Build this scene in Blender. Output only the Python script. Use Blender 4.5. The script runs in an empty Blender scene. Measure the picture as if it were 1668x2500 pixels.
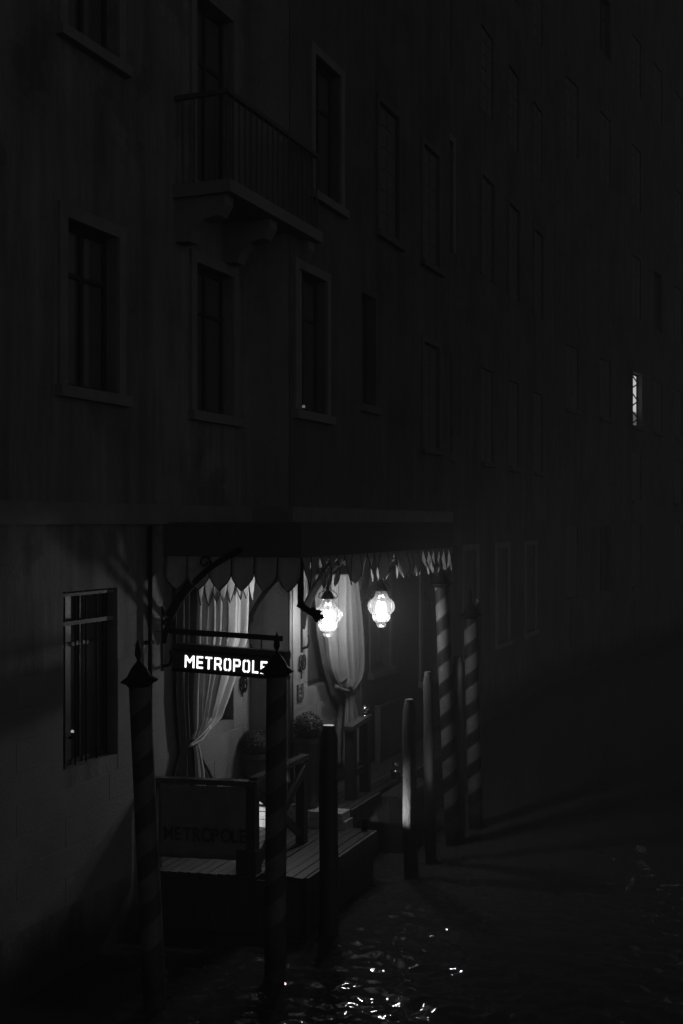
import bpy, bmesh, math, random
from mathutils import Vector, Matrix
R = math.radians
rnd = random.Random(7)
SC = bpy.context.scene
COL = SC.collection

# ------------------------------------------------------------------ camera, world, exposure
YAW, F, CX, HOR, CAMZ = R(21.9), 2900.0, 834.0, 1275.0, 4.3   # focal length and horizon in photo pixels
SN, CS = math.sin(YAW), math.cos(YAW)
cam_d = bpy.data.cameras.new("camera"); cam = bpy.data.objects.new("camera", cam_d); COL.objects.link(cam)
cam.location = (0, 0, CAMZ); cam.rotation_euler = (R(90), 0, YAW)
cam_d.sensor_width = 36; cam_d.sensor_fit = 'AUTO'; cam_d.lens = F / 2500 * 36; cam_d.shift_y = (HOR - 1250) / 2500
cam_d.clip_start = .1; cam_d.clip_end = 500
SC.camera = cam
W = bpy.data.worlds.new("World"); SC.world = W; W.use_nodes = True
wn = W.node_tree.nodes; wl = W.node_tree.links
sky = wn.new("ShaderNodeTexSky"); sky.sky_type = 'NISHITA'; sky.sun_disc = False
sky.sun_elevation = R(4); sky.sun_rotation = R(120)
bw = wn.new("ShaderNodeRGBToBW")
bg = wn["Background"]; bg.inputs[1].default_value = 0.021
wl.new(sky.outputs[0], bw.inputs[0]); wl.new(bw.outputs[0], bg.inputs[0])
vs = SC.view_settings
SC.display_settings.display_device = 'sRGB'
vs.view_transform = 'Standard'; vs.look = 'None'; vs.gamma = 1; vs.exposure = 0; vs.use_curve_mapping = False
SC.render.engine = 'CYCLES'
SC.cycles.use_denoising = True
SC.cycles.max_bounces = 8; SC.cycles.transparent_max_bounces = 16
SC.cycles.sample_clamp_indirect = 4; SC.cycles.caustics_refractive = False
SC.cycles.blur_glossy = 0.3; SC.cycles.volume_bounces = 1

# ------------------------------------------------------------------ back-projection on real planes
def cut(px, py, X=None, Y=None, Z=None):
    a = (px - CX) / F; b = (HOR - py) / F
    dx, dy, dz = -SN + a * CS, CS + a * SN, b
    t = X / dx if X is not None else Y / dy if Y is not None else (Z - CAMZ) / dz
    return Vector((t * dx, t * dy, CAMZ + t * dz))

# ------------------------------------------------------------------ materials (a black and white night: neutral colours)
def mat(name, c=.2, rough=.7, spec=.3, metal=0., var=.25, scale=6., bump=.0, bscale=40., stretch=(1, 1, 1), trans=0., streak=0., weed_shade=None):
    m = bpy.data.materials.new(name); m.use_nodes = True
    n = m.node_tree.nodes; l = m.node_tree.links; p = n["Principled BSDF"]
    p.inputs["Roughness"].default_value = rough; p.inputs["Metallic"].default_value = metal
    p.inputs["Specular IOR Level"].default_value = spec
    tc = n.new("ShaderNodeTexCoord"); mp = n.new("ShaderNodeMapping"); mp.inputs[3].default_value = stretch
    l.new(tc.outputs["Object"], mp.inputs[0])
    nz = n.new("ShaderNodeTexNoise"); nz.inputs["Scale"].default_value = scale; nz.inputs["Detail"].default_value = 8
    nz.inputs["Roughness"].default_value = .65
    l.new(mp.outputs[0], nz.inputs[0])
    mr = n.new("ShaderNodeMapRange"); mr.inputs[1].default_value = .3; mr.inputs[2].default_value = .7
    mr.inputs[3].default_value = c * (1 - var); mr.inputs[4].default_value = c * (1 + var)
    l.new(nz.outputs[0], mr.inputs[0]); l.new(mr.outputs[0], p.inputs["Base Color"])
    colour = mr.outputs[0]
    def times(fac):
        nonlocal colour
        q = n.new("ShaderNodeMath"); q.operation = 'MULTIPLY'; l.new(colour, q.inputs[0]); l.new(fac, q.inputs[1]); colour = q.outputs[0]
        l.new(colour, p.inputs["Base Color"])
    def ramp(src, a, b, c0, c1):
        q = n.new("ShaderNodeMapRange"); q.inputs[1].default_value = a; q.inputs[2].default_value = b; q.inputs[3].default_value = c0; q.inputs[4].default_value = c1
        l.new(src, q.inputs[0]); return q.outputs[0]
    if streak:
        m2 = n.new("ShaderNodeMapping"); m2.inputs[3].default_value = (3.2, 3.2, .28); l.new(tc.outputs["Object"], m2.inputs[0])
        n3 = n.new("ShaderNodeTexNoise"); n3.inputs["Scale"].default_value = 1.1; n3.inputs["Detail"].default_value = 7; n3.inputs["Roughness"].default_value = .7; l.new(m2.outputs[0], n3.inputs[0])
        times(ramp(n3.outputs[0], .38, .62, 1 - streak, 1 + streak * .4))
        n4 = n.new("ShaderNodeTexNoise"); n4.inputs["Scale"].default_value = .55; n4.inputs["Detail"].default_value = 9; n4.inputs["Roughness"].default_value = .72; l.new(tc.outputs["Object"], n4.inputs[0])
        times(ramp(n4.outputs[0], .54, .58, 1, 1 - streak * .8))
        vo = n.new("ShaderNodeTexVoronoi"); vo.feature = 'DISTANCE_TO_EDGE'; vo.inputs["Scale"].default_value = .9
        mxv = n.new("ShaderNodeMix"); mxv.data_type = 'RGBA'; mxv.inputs[0].default_value = .25; l.new(tc.outputs["Object"], mxv.inputs[6]); l.new(n4.outputs[1], mxv.inputs[7]); l.new(mxv.outputs[2], vo.inputs[0])
        times(ramp(vo.outputs[0], 0, .008, .86, 1))
    if weed_shade:  # darker towards the foot: algae, plus on poles the deck's shade painted in
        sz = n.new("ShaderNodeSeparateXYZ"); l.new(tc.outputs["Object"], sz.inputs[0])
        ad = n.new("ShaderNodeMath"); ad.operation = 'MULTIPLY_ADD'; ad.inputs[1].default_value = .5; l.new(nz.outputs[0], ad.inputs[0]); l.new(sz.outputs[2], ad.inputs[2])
        times(ramp(ad.outputs[0], weed_shade[0], weed_shade[1], .18, 1))
    if bump:
        n2 = n.new("ShaderNodeTexNoise"); n2.inputs["Scale"].default_value = bscale; n2.inputs["Detail"].default_value = 6
        l.new(mp.outputs[0], n2.inputs[0])
        b = n.new("ShaderNodeBump"); b.inputs["Strength"].default_value = bump; b.inputs["Distance"].default_value = .02
        l.new(n2.outputs[0], b.inputs["Height"]); l.new(b.outputs[0], p.inputs["Normal"])
    if trans:
        t = n.new("ShaderNodeBsdfTranslucent"); l.new(colour, t.inputs[0])
        mx = n.new("ShaderNodeMixShader"); mx.inputs[0].default_value = trans
        l.new(p.outputs[0], mx.inputs[1]); l.new(t.outputs[0], mx.inputs[2])
        l.new(mx.outputs[0], n["Material Output"].inputs[0])
    return m

def emit(name, s):
    m = bpy.data.materials.new(name); m.use_nodes = True
    n = m.node_tree.nodes; n.remove(n["Principled BSDF"])
    e = n.new("ShaderNodeEmission"); e.inputs[1].default_value = s
    m.node_tree.links.new(e.outputs[0], n["Material Output"].inputs[0]); return m

M = dict(
    plaster=mat("pale_plaster", 0.165, .85, .2, streak=.35, weed_shade=(.45, .95), var=.22, scale=1.3, bump=.35, bscale=30),
    block=mat("scored_plaster_block", .165, .85, .2, weed_shade=(.45, .95), var=.16, scale=2.2, bump=.3, bscale=40),
    plaster2=mat("grey_plaster", 0.095, .85, .2, var=.3, scale=.9, bump=.35, bscale=25),
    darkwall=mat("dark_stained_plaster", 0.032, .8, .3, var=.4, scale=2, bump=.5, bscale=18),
    greywall=mat("upper_grey_plaster", 0.095, .85, .2, streak=.3, weed_shade=(.5, 1.1), var=.3, scale=.9, bump=.4, bscale=20),
    dustglass=mat("dusty_window_glass", 0.04, .45, .4, var=.3),
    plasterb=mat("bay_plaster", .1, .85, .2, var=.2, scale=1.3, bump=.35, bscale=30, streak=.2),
    blockb=mat("bay_block", .105, .85, .2, var=.16, scale=2.2, bump=.3, bscale=40),
    shutterpaint=mat("painted_shutter", .088, .6, .3, var=.2),
    balcony_iron=mat("faded_balcony_paint", .075, .7, .2),
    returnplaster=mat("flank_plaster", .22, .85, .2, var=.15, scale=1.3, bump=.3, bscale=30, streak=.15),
    dimtrim=mat("dull_window_trim", .07, .8, .2),
    cream=mat("cream_curtain_cloth", 0.15, .85, .2, var=.1, scale=25, trans=.25),
    stone=mat("pale_stone", 0.165, .7, .3, var=.2, scale=3, bump=.2, bscale=50),
    wetstone=mat("step_stone", 0.3, .45, .5, var=.3, scale=6, bump=.3, bscale=40),
    glass_dark=mat("dark_window_glass", 0.08, .06, .5, var=.1),
    wood=mat("weathered_timber", 0.045, .6, .4, var=.45, scale=5, bump=.4, bscale=30, stretch=(6, 6, .5)),
    plank=mat("deck_timber", .027, .45, .5, var=.4, scale=4, bump=.5, bscale=26, stretch=(8, .5, 8)),
    darkwood=mat("dark_wet_timber", .028, .5, .25, var=.4, scale=5, bump=.3, bscale=26, stretch=(6, 6, .6)),
    palepole=mat("bleached_timber", .05, .5, .4, var=.5, weed_shade=(.9, 1.35), scale=5, bump=.7, bscale=22, stretch=(9, 9, .45)),
    rail=mat("varnished_handrail", 0.05, .16, .6, var=.3, scale=6),
    iron=mat("black_wrought_iron", .005, .7, .05, var=.3, scale=12, bump=.2),
    awning=mat("dark_awning_canvas", 0.08, .9, .1, var=.2, scale=30),
    flap=mat("valance_canvas", 0.3, .9, .1, var=.12, scale=20, trans=.25),
    flap2=mat("pelmet_canvas", 0.42, .9, .1, var=.12, scale=20, trans=.2),
    pipe_trim=mat("black_piping", .02, .8, .2),
    sheer=mat("pale_curtain_cloth", 0.48, .85, .2, var=.1, scale=25, trans=.3),
    lining=mat("dark_curtain_lining", 0.06, .9, .1, var=.3, scale=20),
    bandark=mat("banner_canvas", 0.13, .9, .1, var=.2, scale=6),
    bantext=mat("banner_lettering", 0.04, .9, .1),
    pot=mat("dark_glazed_pot", 0.028, .35, .5),
    leaf=mat("box_leaves", 0.022, .6, .3, var=.5, scale=40),
    brass=mat("polished_ball", .45, .12, .5, metal=1.),
    plaque=mat("dark_plaque", .04, .35, .5),
    chrome=mat("button_metal", .4, .3, .5, metal=1.),
    sign=mat("black_sign_box", 0.03, .4, .5),
    letter=emit("lit_letters", 2.2),
    bulb=emit("lamp_bulb", 255.0),
    uplens=emit("floor_light_lens", 6.0),
    glim=emit("dim_glint", .35),
    glim2=emit("faint_glint", .12),
    litpane=emit("lit_window_pane", .6),
    litpane2=emit("dim_lit_pane", .1),
)
def stripes(name, dark, light):
    m = mat(name, light, .65, .12, weed_shade=(.35, .9), var=.4, scale=4)
    n = m.node_tree.nodes; l = m.node_tree.links; p = n["Principled BSDF"]
    src = p.inputs["Base Color"].links[0].from_socket
    tc = n.new("ShaderNodeTexCoord"); sp = n.new("ShaderNodeSeparateXYZ"); l.new(tc.outputs["Object"], sp.inputs[0])
    at = n.new("ShaderNodeMath"); at.operation = 'ARCTAN2'; l.new(sp.outputs[1], at.inputs[0]); l.new(sp.outputs[0], at.inputs[1])
    dv = n.new("ShaderNodeMath"); dv.operation = 'DIVIDE'; dv.inputs[1].default_value = -2 * math.pi; l.new(at.outputs[0], dv.inputs[0])
    z = n.new("ShaderNodeMath"); z.operation = 'MULTIPLY'; z.inputs[1].default_value = 1 / .42; l.new(sp.outputs[2], z.inputs[0])
    ad = n.new("ShaderNodeMath"); ad.operation = 'ADD'; l.new(z.outputs[0], ad.inputs[0]); l.new(dv.outputs[0], ad.inputs[1])
    fr = n.new("ShaderNodeMath"); fr.operation = 'FRACT'; l.new(ad.outputs[0], fr.inputs[0])
    gt = n.new("ShaderNodeMath"); gt.operation = 'GREATER_THAN'; gt.inputs[1].default_value = .47; l.new(fr.outputs[0], gt.inputs[0])
    mx = n.new("ShaderNodeMix"); mx.data_type = 'RGBA'
    l.new(gt.outputs[0], mx.inputs[0]); mx.inputs[6].default_value = (dark, dark, dark, 1); l.new(src, mx.inputs[7])
    l.new(mx.outputs[2], p.inputs["Base Color"]); return m
M['stripe_faint'] = stripes("faint_pole_stripes", .04, .09)  # low contrast between the two bands
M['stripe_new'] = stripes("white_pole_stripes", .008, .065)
def lantern_glass():
    m = bpy.data.materials.new("blown_lantern_glass"); m.use_nodes = True
    n = m.node_tree.nodes; l = m.node_tree.links; n.remove(n["Principled BSDF"])
    tr = n.new("ShaderNodeBsdfTransparent"); tr.inputs[0].default_value = (.93, .93, .93, 1)
    tl = n.new("ShaderNodeBsdfTranslucent"); tl.inputs[0].default_value = (.9, .9, .9, 1)
    gl = n.new("ShaderNodeBsdfGlossy"); gl.inputs[1].default_value = .12
    m1 = n.new("ShaderNodeMixShader"); m1.inputs[0].default_value = .018
    l.new(tr.outputs[0], m1.inputs[1]); l.new(tl.outputs[0], m1.inputs[2])
    lw = n.new("ShaderNodeLayerWeight"); lw.inputs[0].default_value = .35
    mu = n.new("ShaderNodeMath"); mu.operation = 'MULTIPLY'; mu.inputs[1].default_value = .45; l.new(lw.outputs[1], mu.inputs[0])
    m2 = n.new("ShaderNodeMixShader"); l.new(mu.outputs[0], m2.inputs[0])
    l.new(m1.outputs[0], m2.inputs[1]); l.new(gl.outputs[0], m2.inputs[2])
    l.new(m2.outputs[0], n["Material Output"].inputs[0]); return m
M['lglass'] = lantern_glass()
def water_mat():
    m = bpy.data.materials.new("canal_water"); m.use_nodes = True
    n = m.node_tree.nodes; l = m.node_tree.links; p = n["Principled BSDF"]
    p.inputs["Base Color"].default_value = (.035, .035, .035, 1); p.inputs["Roughness"].default_value = .02
    p.inputs["IOR"].default_value = 1.33
    tc = n.new("ShaderNodeTexCoord"); nz = n.new("ShaderNodeTexNoise"); nz.inputs["Scale"].default_value = 9; nz.inputs["Detail"].default_value = 3
    l.new(tc.outputs["Object"], nz.inputs[0])
    b = n.new("ShaderNodeBump"); b.inputs["Strength"].default_value = .22; b.inputs["Distance"].default_value = .02
    l.new(nz.outputs[0], b.inputs["Height"]); l.new(b.outputs[0], p.inputs["Normal"]); return m
M['water'] = water_mat()

# ------------------------------------------------------------------ mesh helpers
class MB:
    def __init__(s): s.v = []; s.f = []
    def add(s, vs, fs):
        o = len(s.v); s.v += [tuple(v) for v in vs]; s.f += [tuple(i + o for i in f) for f in fs]; return s
    def box(s, x0, x1, y0, y1, z0, z1):
        if x0 > x1: x0, x1 = x1, x0
        if y0 > y1: y0, y1 = y1, y0
        if z0 > z1: z0, z1 = z1, z0
        return s.add([(x0, y0, z0), (x1, y0, z0), (x1, y1, z0), (x0, y1, z0), (x0, y0, z1), (x1, y0, z1), (x1, y1, z1), (x0, y1, z1)],
              [(0, 3, 2, 1), (4, 5, 6, 7), (0, 1, 5, 4), (1, 2, 6, 5), (2, 3, 7, 6), (3, 0, 4, 7)])
    def bar(s, a, b, w, h):
        a, b = Vector(a), Vector(b); d = (b - a).normalized()
        u = d.cross(Vector((0, 0, 1)));
        u = u.normalized() if u.length > 1e-4 else Vector((1, 0, 0))
        t = u.cross(d).normalized(); u = u * w / 2; t = t * h / 2
        return s.add([a - u - t, a + u - t, a + u + t, a - u + t, b - u - t, b + u - t, b + u + t, b - u + t],
              [(0, 1, 2, 3), (7, 6, 5, 4), (0, 4, 5, 1), (1, 5, 6, 2), (2, 6, 7, 3), (3, 7, 4, 0)])
    def tube(s, pts, r, n=8, ends=True):
        pts = [Vector(p) for p in pts]; rs = r if isinstance(r, (list, tuple)) else [r] * len(pts)
        d0 = (pts[1] - pts[0]).normalized(); u = d0.orthogonal().normalized(); rings = []
        for i, p in enumerate(pts):
            d = (pts[min(i + 1, len(pts) - 1)] - pts[max(i - 1, 0)]).normalized()
            u = (u - d * u.dot(d)).normalized(); w = d.cross(u)
            rings.append([p + (u * math.cos(2 * math.pi * k / n) + w * math.sin(2 * math.pi * k / n)) * rs[i] for k in range(n)])
        fs = []
        for i in range(len(pts) - 1):
            for k in range(n):
                fs.append((i * n + k, i * n + (k + 1) % n, (i + 1) * n + (k + 1) % n, (i + 1) * n + k))
        if ends: fs += [tuple(range(n))[::-1], tuple(range((len(pts) - 1) * n, len(pts) * n))]
        return s.add([v for g in rings for v in g], fs)
    def lathe(s, prof, n=24, lobes=0, amp=0., c=(0, 0, 0), caps=True):
        vs = []; fs = []
        for r, z in prof:
            for k in range(n):
                a = 2 * math.pi * k / n
                q = r * (1 - amp + amp * abs(math.cos(lobes * a / 2)) ** .6 * 1.0) if lobes else r
                vs.append((c[0] + q * math.cos(a), c[1] + q * math.sin(a), c[2] + z))
        for i in range(len(prof) - 1):
            for k in range(n):
                fs.append((i * n + k, i * n + (k + 1) % n, (i + 1) * n + (k + 1) % n, (i + 1) * n + k))
        if caps: fs += [tuple(range(n))[::-1], tuple(range((len(prof) - 1) * n, len(prof) * n))]
        return s.add(vs, fs)
    def sphere(s, c, r, n=12):
        pr = [(max(r * math.sin(math.pi * i / n), r * .02), -r * math.cos(math.pi * i / n)) for i in range(n + 1)]
        return s.lathe(pr, 2 * n, c=c)
    def sheet(s, rows, thick=None):
        nr, nc = len(rows), len(rows[0])
        return s.add([v for r in rows for v in r], [(i * nc + k, i * nc + k + 1, (i + 1) * nc + k + 1, (i + 1) * nc + k) for i in range(nr - 1) for k in range(nc - 1)])
    def prism(s, poly, fn, d):
        """poly: list of (a,b); fn(a,b,t) -> 3-D point; extruded from t=0 to t=d"""
        n = len(poly)
        return s.add([fn(a, b, 0) for a, b in poly] + [fn(a, b, d) for a, b in poly],
              [tuple(range(n)), tuple(range(2 * n - 1, n - 1, -1))] + [(i, i + n, (i + 1) % n + n, (i + 1) % n) for i in range(n)])
    def build(s, name, m, parent=None, smooth=False, solid=0):
        me = bpy.data.meshes.new(name); me.from_pydata(s.v, [], s.f)
        b = bmesh.new(); b.from_mesh(me); bmesh.ops.recalc_face_normals(b, faces=b.faces); b.to_mesh(me); b.free()
        me.materials.append(m if not isinstance(m, str) else M[m])
        if smooth:
            for p in me.polygons: p.use_smooth = True
            if smooth == 'auto': me.set_sharp_from_angle(angle=R(40))
        o = bpy.data.objects.new(name, me); COL.objects.link(o)
        if parent: o.parent = parent
        if solid:
            q = o.modifiers.new("solid", 'SOLIDIFY'); q.thickness = solid; q.offset = 0
        return o

def empty(name, loc=(0, 0, 0), rz=0):
    o = bpy.data.objects.new(name, None); COL.objects.link(o); o.location = loc; o.rotation_euler = (0, 0, rz); return o
def tag(o, label=None, cat=None, group=None, kind=None):
    if label: o['label'] = label
    if cat: o['category'] = cat
    if group: o['group'] = group
    if kind: o['kind'] = kind
    return o
def copy_tree(o, parent=None):
    c = o.copy(); COL.objects.link(c)
    if parent: c.parent = parent
    for ch in list(o.children): copy_tree(ch, c)
    return c
def lamp(name, parent, loc, power, radius=.05, kind='POINT', rot=None, size=60):
    d = bpy.data.lights.new(name, kind); d.energy = power; d.shadow_soft_size = radius
    if kind == 'SPOT': d.spot_size = R(size); d.spot_blend = .5
    o = bpy.data.objects.new(name, d); COL.objects.link(o); o.parent = parent; o.location = loc
    if rot: o.rotation_euler = rot
    return o

# ------------------------------------------------------------------ water
def spaced(lo, a, b, hi, step, grow=1.12):
    out = []; x = a; st = step
    left = []
    while x > lo: st *= grow; x -= st; left.append(x)
    out = left[::-1]; x = a
    while x < b: out.append(x); x += step
    st = step
    while x < hi: out.append(x); st *= grow; x += st
    out.append(x); return out
def water():
    wr = random.Random(3); waves = []
    for i in range(64):
        lam = .085 * (1.1 / .085) ** wr.random(); k = 2 * math.pi / lam
        th = R(62) + wr.gauss(0, R(40)); waves.append((k * math.cos(th), k * math.sin(th), wr.uniform(0, 6.28), .02 / k * (lam ** -.3), lam))
    xs = spaced(-30, -5.6, -.9, 45, .03, 1.2); ys = spaced(-20, 8.6, 13.6, 100, .026, 1.08)
    rows = []
    for j, y in enumerate(ys):
        dy = ys[min(j + 1, len(ys) - 1)] - y
        row = []
        for i, x in enumerate(xs):
            dx = xs[min(i + 1, len(xs) - 1)] - x; q = max(dx, dy) * 3
            z = 0
            for kx, ky, ph, am, lam in waves:
                if lam > q: z += am * math.sin(kx * x + ky * y + ph)
            row.append((x, y, z))
        rows.append(row)
    o = MB().sheet(rows).build("water", "water", smooth=True); tag(o, "dark rippled canal water with white glints of lamplight", None, None, "structure")
water()

# ------------------------------------------------------------------ buildings
def facade(parent, x, y0, y1, z0, z1, openings, m, depth=.24):
    b = MB(); ys = sorted({y0, y1, *[v for o in openings for v in o[:2]]}); zs = sorted({z0, z1, *[v for o in openings for v in o[2:4]]})
    for a, c in zip(ys, ys[1:]):
        for d, e in zip(zs, zs[1:]):
            ym, zm = (a + c) / 2, (d + e) / 2
            if any(o[0] < ym < o[1] and o[2] < zm < o[3] for o in openings): continue
            b.add([(x, a, d), (x, c, d), (x, c, e), (x, a, e)], [(0, 1, 2, 3)])
    for o in openings:
        p, q, d, e = o[:4]; g = x - depth
        for u, v in (((p, d), (q, d)), ((q, d), (q, e)), ((q, e), (p, e)), ((p, e), (p, d))):
            b.add([(x, u[0], u[1]), (x, v[0], v[1]), (g, v[0], v[1]), (g, u[0], u[1])], [(0, 1, 2, 3)])
    me = b
    o = me.build("wall", m, parent)
    return o
def window(parent, x, y0, y1, z0, z1, sur=.12, sill=True, mull=True, pane="glass_dark", sm="stone", bars=0, closed=False):
    b = MB(); xx = x - .17; w = .055
    b.box(xx, xx + .05, y0, y0 + w, z0, z1); b.box(xx, xx + .05, y1 - w, y1, z0, z1)
    b.box(xx, xx + .05, y0 + w, y1 - w, z0, z0 + w); b.box(xx, xx + .05, y0 + w, y1 - w, z1 - w, z1)
    if mull:
        ym = (y0 + y1) / 2; zt = z0 + (z1 - z0) * .68
        b.box(xx + .004, xx + .054, ym - w / 2, ym + w / 2, z0 + w, z1 - w)
        b.box(xx + .008, xx + .05, y0 + w, ym - w / 2, zt, zt + .04); b.box(xx + .008, xx + .05, ym + w / 2, y1 - w, zt, zt + .04)
    o = b.build("window", "darkwood", parent)
    MB().box(xx + .012, xx + .02, y0 + w * .5, y1 - w * .5, z0 + w * .5, z1 - w * .5).build("pane", pane, o)
    if sur:
        s = MB(); px = x + .035
        s.box(x - .03, px, y0 - sur, y0 - .002, z0, z1 + sur); s.box(x - .03, px, y1 + .002, y1 + sur, z0, z1 + sur)
        s.box(x - .03, px - .002, y0 - .002, y1 + .002, z1 + .002, z1 + sur - .003); s.build("surround", sm, o)
    if sill:
        MB().box(x - .2, x + .09, y0 - sur - .04, y1 + sur + .04, z0 - .11, z0 - .003).build("sill", sm, o)
    for k in range(bars):
        y = y0 + (y1 - y0) * (k + .6) / (bars + .2)
        MB().tube([(x - .06, y, z0), (x - .06, y, z1)], .009, 6).build("bar", "iron", o)
    if closed:
        ym = (y0 + y1) / 2
        for p, q in ((y0 + .01, ym - .004), (ym + .004, y1 - .01)):
            sh = MB(); sh.box(x - .07, x - .04, p, q, z0 + .01, z1 - .01)
            for k in range(6):
                zz = z0 + (z1 - z0) * (k + .5) / 6; sh.box(x - .042, x - .028, p + .05, q - .05, zz - (z1 - z0) * .065, zz + (z1 - z0) * .065)
            sh.build("shutter", "shutterpaint", o)
    return o
def wy(X, px): return cut(px, 1275, X=X).y
def wz(X, px, py): return cut(px, py, X=X).z

XA, XB, XC = -6.65, -6.1, -6.3           # three bays of the hotel front
YB, YC, YD = 13.45, 15.95, 21.0
ZTOP = 17.0
hotel = empty("hotel_building", (XA, 13, 0))
hotel_off = Vector((XA, 13, 0))
class Off:                                # hotel parts are written in world coordinates and parented in place
    pass
def reparent(o, root):
    o.parent = root; o.matrix_parent_inverse = Matrix.Translation(-Vector(root.location))
H0 = empty("hotel_tmp")
# bay A openings: y0,y1,z0,z1
wA1 = (wy(XA, 154), wy(XA, 287), wz(XA, 220, 1862), wz(XA, 220, 1440))          # barred ground-floor window
wA2 = (wy(XA, 482), wy(XA, 570), wz(XA, 570, 1757), 3.72)                        # curtained window
wA3 = (wy(XA, 160), wy(XA, 285), wz(XA, 160, 942), wz(XA, 160, 531))             # first-floor windows
wA4 = (wy(XA, 476), wy(XA, 566), wz(XA, 476, 1003), wz(XA, 476, 640))
wA5 = (wy(XA, 160), wy(XA, 285), wz(XA, 160, 70), wz(XA, 160, 70) + 1.9)         # second floor
wA6 = (wy(XA, 476), wy(XA, 566), 8.2, 10.4)
opA = [wA1, wA2, wA3, wA4, wA5, wA6]
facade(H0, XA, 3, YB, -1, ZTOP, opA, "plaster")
wB1 = (wy(XB, 751), wy(XB, 868), wz(XB, 752, 1682), 3.7)
wB2 = (13.68, 14.6, wz(XB, 734, 991) - .06, 7.5)
wB3 = (14.2, 15.1, 8.6, 10.4)
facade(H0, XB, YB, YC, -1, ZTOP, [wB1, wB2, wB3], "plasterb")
wC1 = (wy(XC, 905), wy(XC, 950), wz(XC, 905, 1640), 3.5)
wC2 = (16.12, 17.0, wz(XC, 867, 973) - .06, 7.7); wC3 = (19.4, 20.3, 5.6, 7.4); wC4 = (17.2, 18.1, 8.8, 10.8); wC5 = (19.4, 20.3, 8.8, 10.8)
wC6 = (19.3, 20.2, 1.6, 3.5)
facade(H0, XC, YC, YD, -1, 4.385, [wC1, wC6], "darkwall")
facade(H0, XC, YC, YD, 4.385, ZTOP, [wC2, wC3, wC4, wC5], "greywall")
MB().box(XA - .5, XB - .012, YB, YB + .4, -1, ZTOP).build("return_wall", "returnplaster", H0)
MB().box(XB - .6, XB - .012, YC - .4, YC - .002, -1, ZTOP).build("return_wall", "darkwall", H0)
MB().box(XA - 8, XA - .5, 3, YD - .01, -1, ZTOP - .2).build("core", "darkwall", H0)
window(H0, XA, *wA1, sur=.0, sill=False, bars=5, pane="dustglass")
rb = MB(); z = wA1[3] - .33; rb.box(XA - .075, XA - .045, wA1[0], wA1[1], z, z + .04); rb.box(XA - .075, XA - .045, wA1[0], wA1[1], wA1[3] - .05, wA1[3] - .02)
rb.build("grille_rail", "stone", H0)
window(H0, XA, *wA2, sur=0, sill=False)
for w in (wA3, wA4): window(H0, XA, *w, sur=.13)
for w in (wA5, wA6): window(H0, XA, *w, sur=.13, sill=True)
window(H0, XB, *wB1, sur=0, sill=False)
for w in (wB2, wB3): window(H0, XB, *w, sur=.12)
window(H0, XC, *wC1, sur=.08, sm="dimtrim", sill=True)
for w in (wC2, wC3, wC4, wC5, wC6): window(H0, XC, *w, sur=.11, sm="plaster2", closed=w in (wC3, wC4, wC5))
# string course and corner bead
s = MB(); z0, z1 = 4.28, 4.49
s.box(XA - .1, XA + .07, 3, YB - .07, z0, z1); s.box(XA - .1, XB + .07, YB - .07, YB - .001, z0, z1)
s.box(XB - .1, XB + .07, YB, YC, z0, z1); s.box(XC - .1, XC + .07, YC + .002, YD, z0, z1)
s.build("string_course", "stone", H0)
s = MB(); s.tube([(XB + .004, YB - .004, .78), (XB + .004, YB - .004, z0)], .022, 8); s.tube([(XB + .012, YB + .06, .78), (XB + .012, YB + .06, z0)], .016, 8)
s.build("corner_bead", "plasterb", H0, smooth=True)
# scored blocks on bay A and B, ground floor
def blocks(X, y0, y1, z0, z1, ops, h=.285, w=1.5, bm="block"):
    n = int(round((z1 - z0) / h)); h = (z1 - z0) / n
    for i in range(n):
        za, zb = z0 + i * h + .0025, z0 + (i + 1) * h - .0025
        y = y0 - (w / 2 if i % 2 else 0)
        while y < y1:
            a, b = max(y, y0) + .001, min(y + w, y1) - .001; y += w
            segs = [(a, b)]
            for o in ops:
                if o[2] < zb and o[3] > za:
                    segs = [t for p, q in segs for t in ((p, min(q, o[0] - .004)), (max(p, o[1] + .004), q)) if t[1] - t[0] > .02]
            for p, q in segs:
                e = .004; m = MB()
                m.add([(X - .01, p, za), (X - .01, q, za), (X - .01, q, zb), (X - .01, p, zb),
                       (X + .0035, p + e, za + e), (X + .0035, q - e, za + e), (X + .0035, q - e, zb - e), (X + .0035, p + e, zb - e)],
                      [(4, 5, 6, 7), (0, 1, 5, 4), (1, 2, 6, 5), (2, 3, 7, 6), (3, 0, 4, 7)])
                m.build("stone_block", bm, H0)
blocks(XA, 5.0, YB - .01, .63, 2.91, [wA1, wA2], .285)
blocks(XB, YB + .09, YC, .8, 2.22, [wB1], .285, bm="blockb")
# balcony on the second floor
bz = wz(XA + .6, 490, 410); by0 = cut(425, 410, X=XA + .02).y
b = MB(); b.box(XA, XA + .72, by0, by0 + 2.6, bz - .14, bz); b.build("balcony_slab", "stone", H0)
for k in range(3):
    y = by0 + .06 + k * 1.15
    pr = [(0, -.14), (.62, -.14), (.62, -.24), (.54, -.36), (.34, -.4), (.24, -.5), (.18, -.62), (0, -.62)]
    MB().prism(pr, lambda a, c, t, y=y: (XA + a, y + t, bz + c - .001), .2).build("corbel", "stone", H0)
rl = MB(); rl.box(XA + .62, XA + .68, by0 + .03, by0 + 2.57, bz + .95, bz + 1.0); rl.box(XA, XA + .62, by0 + .03, by0 + .08, bz + .95, bz + 1.0)
rl.build("balcony_rail", "balcony_iron", H0)
for k in range(18):
    y = by0 + .06 + k * .147; MB().tube([(XA + .65, y, bz), (XA + .65, y, bz + .95)], .011, 6).build("baluster", "balcony_iron", H0)
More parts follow.
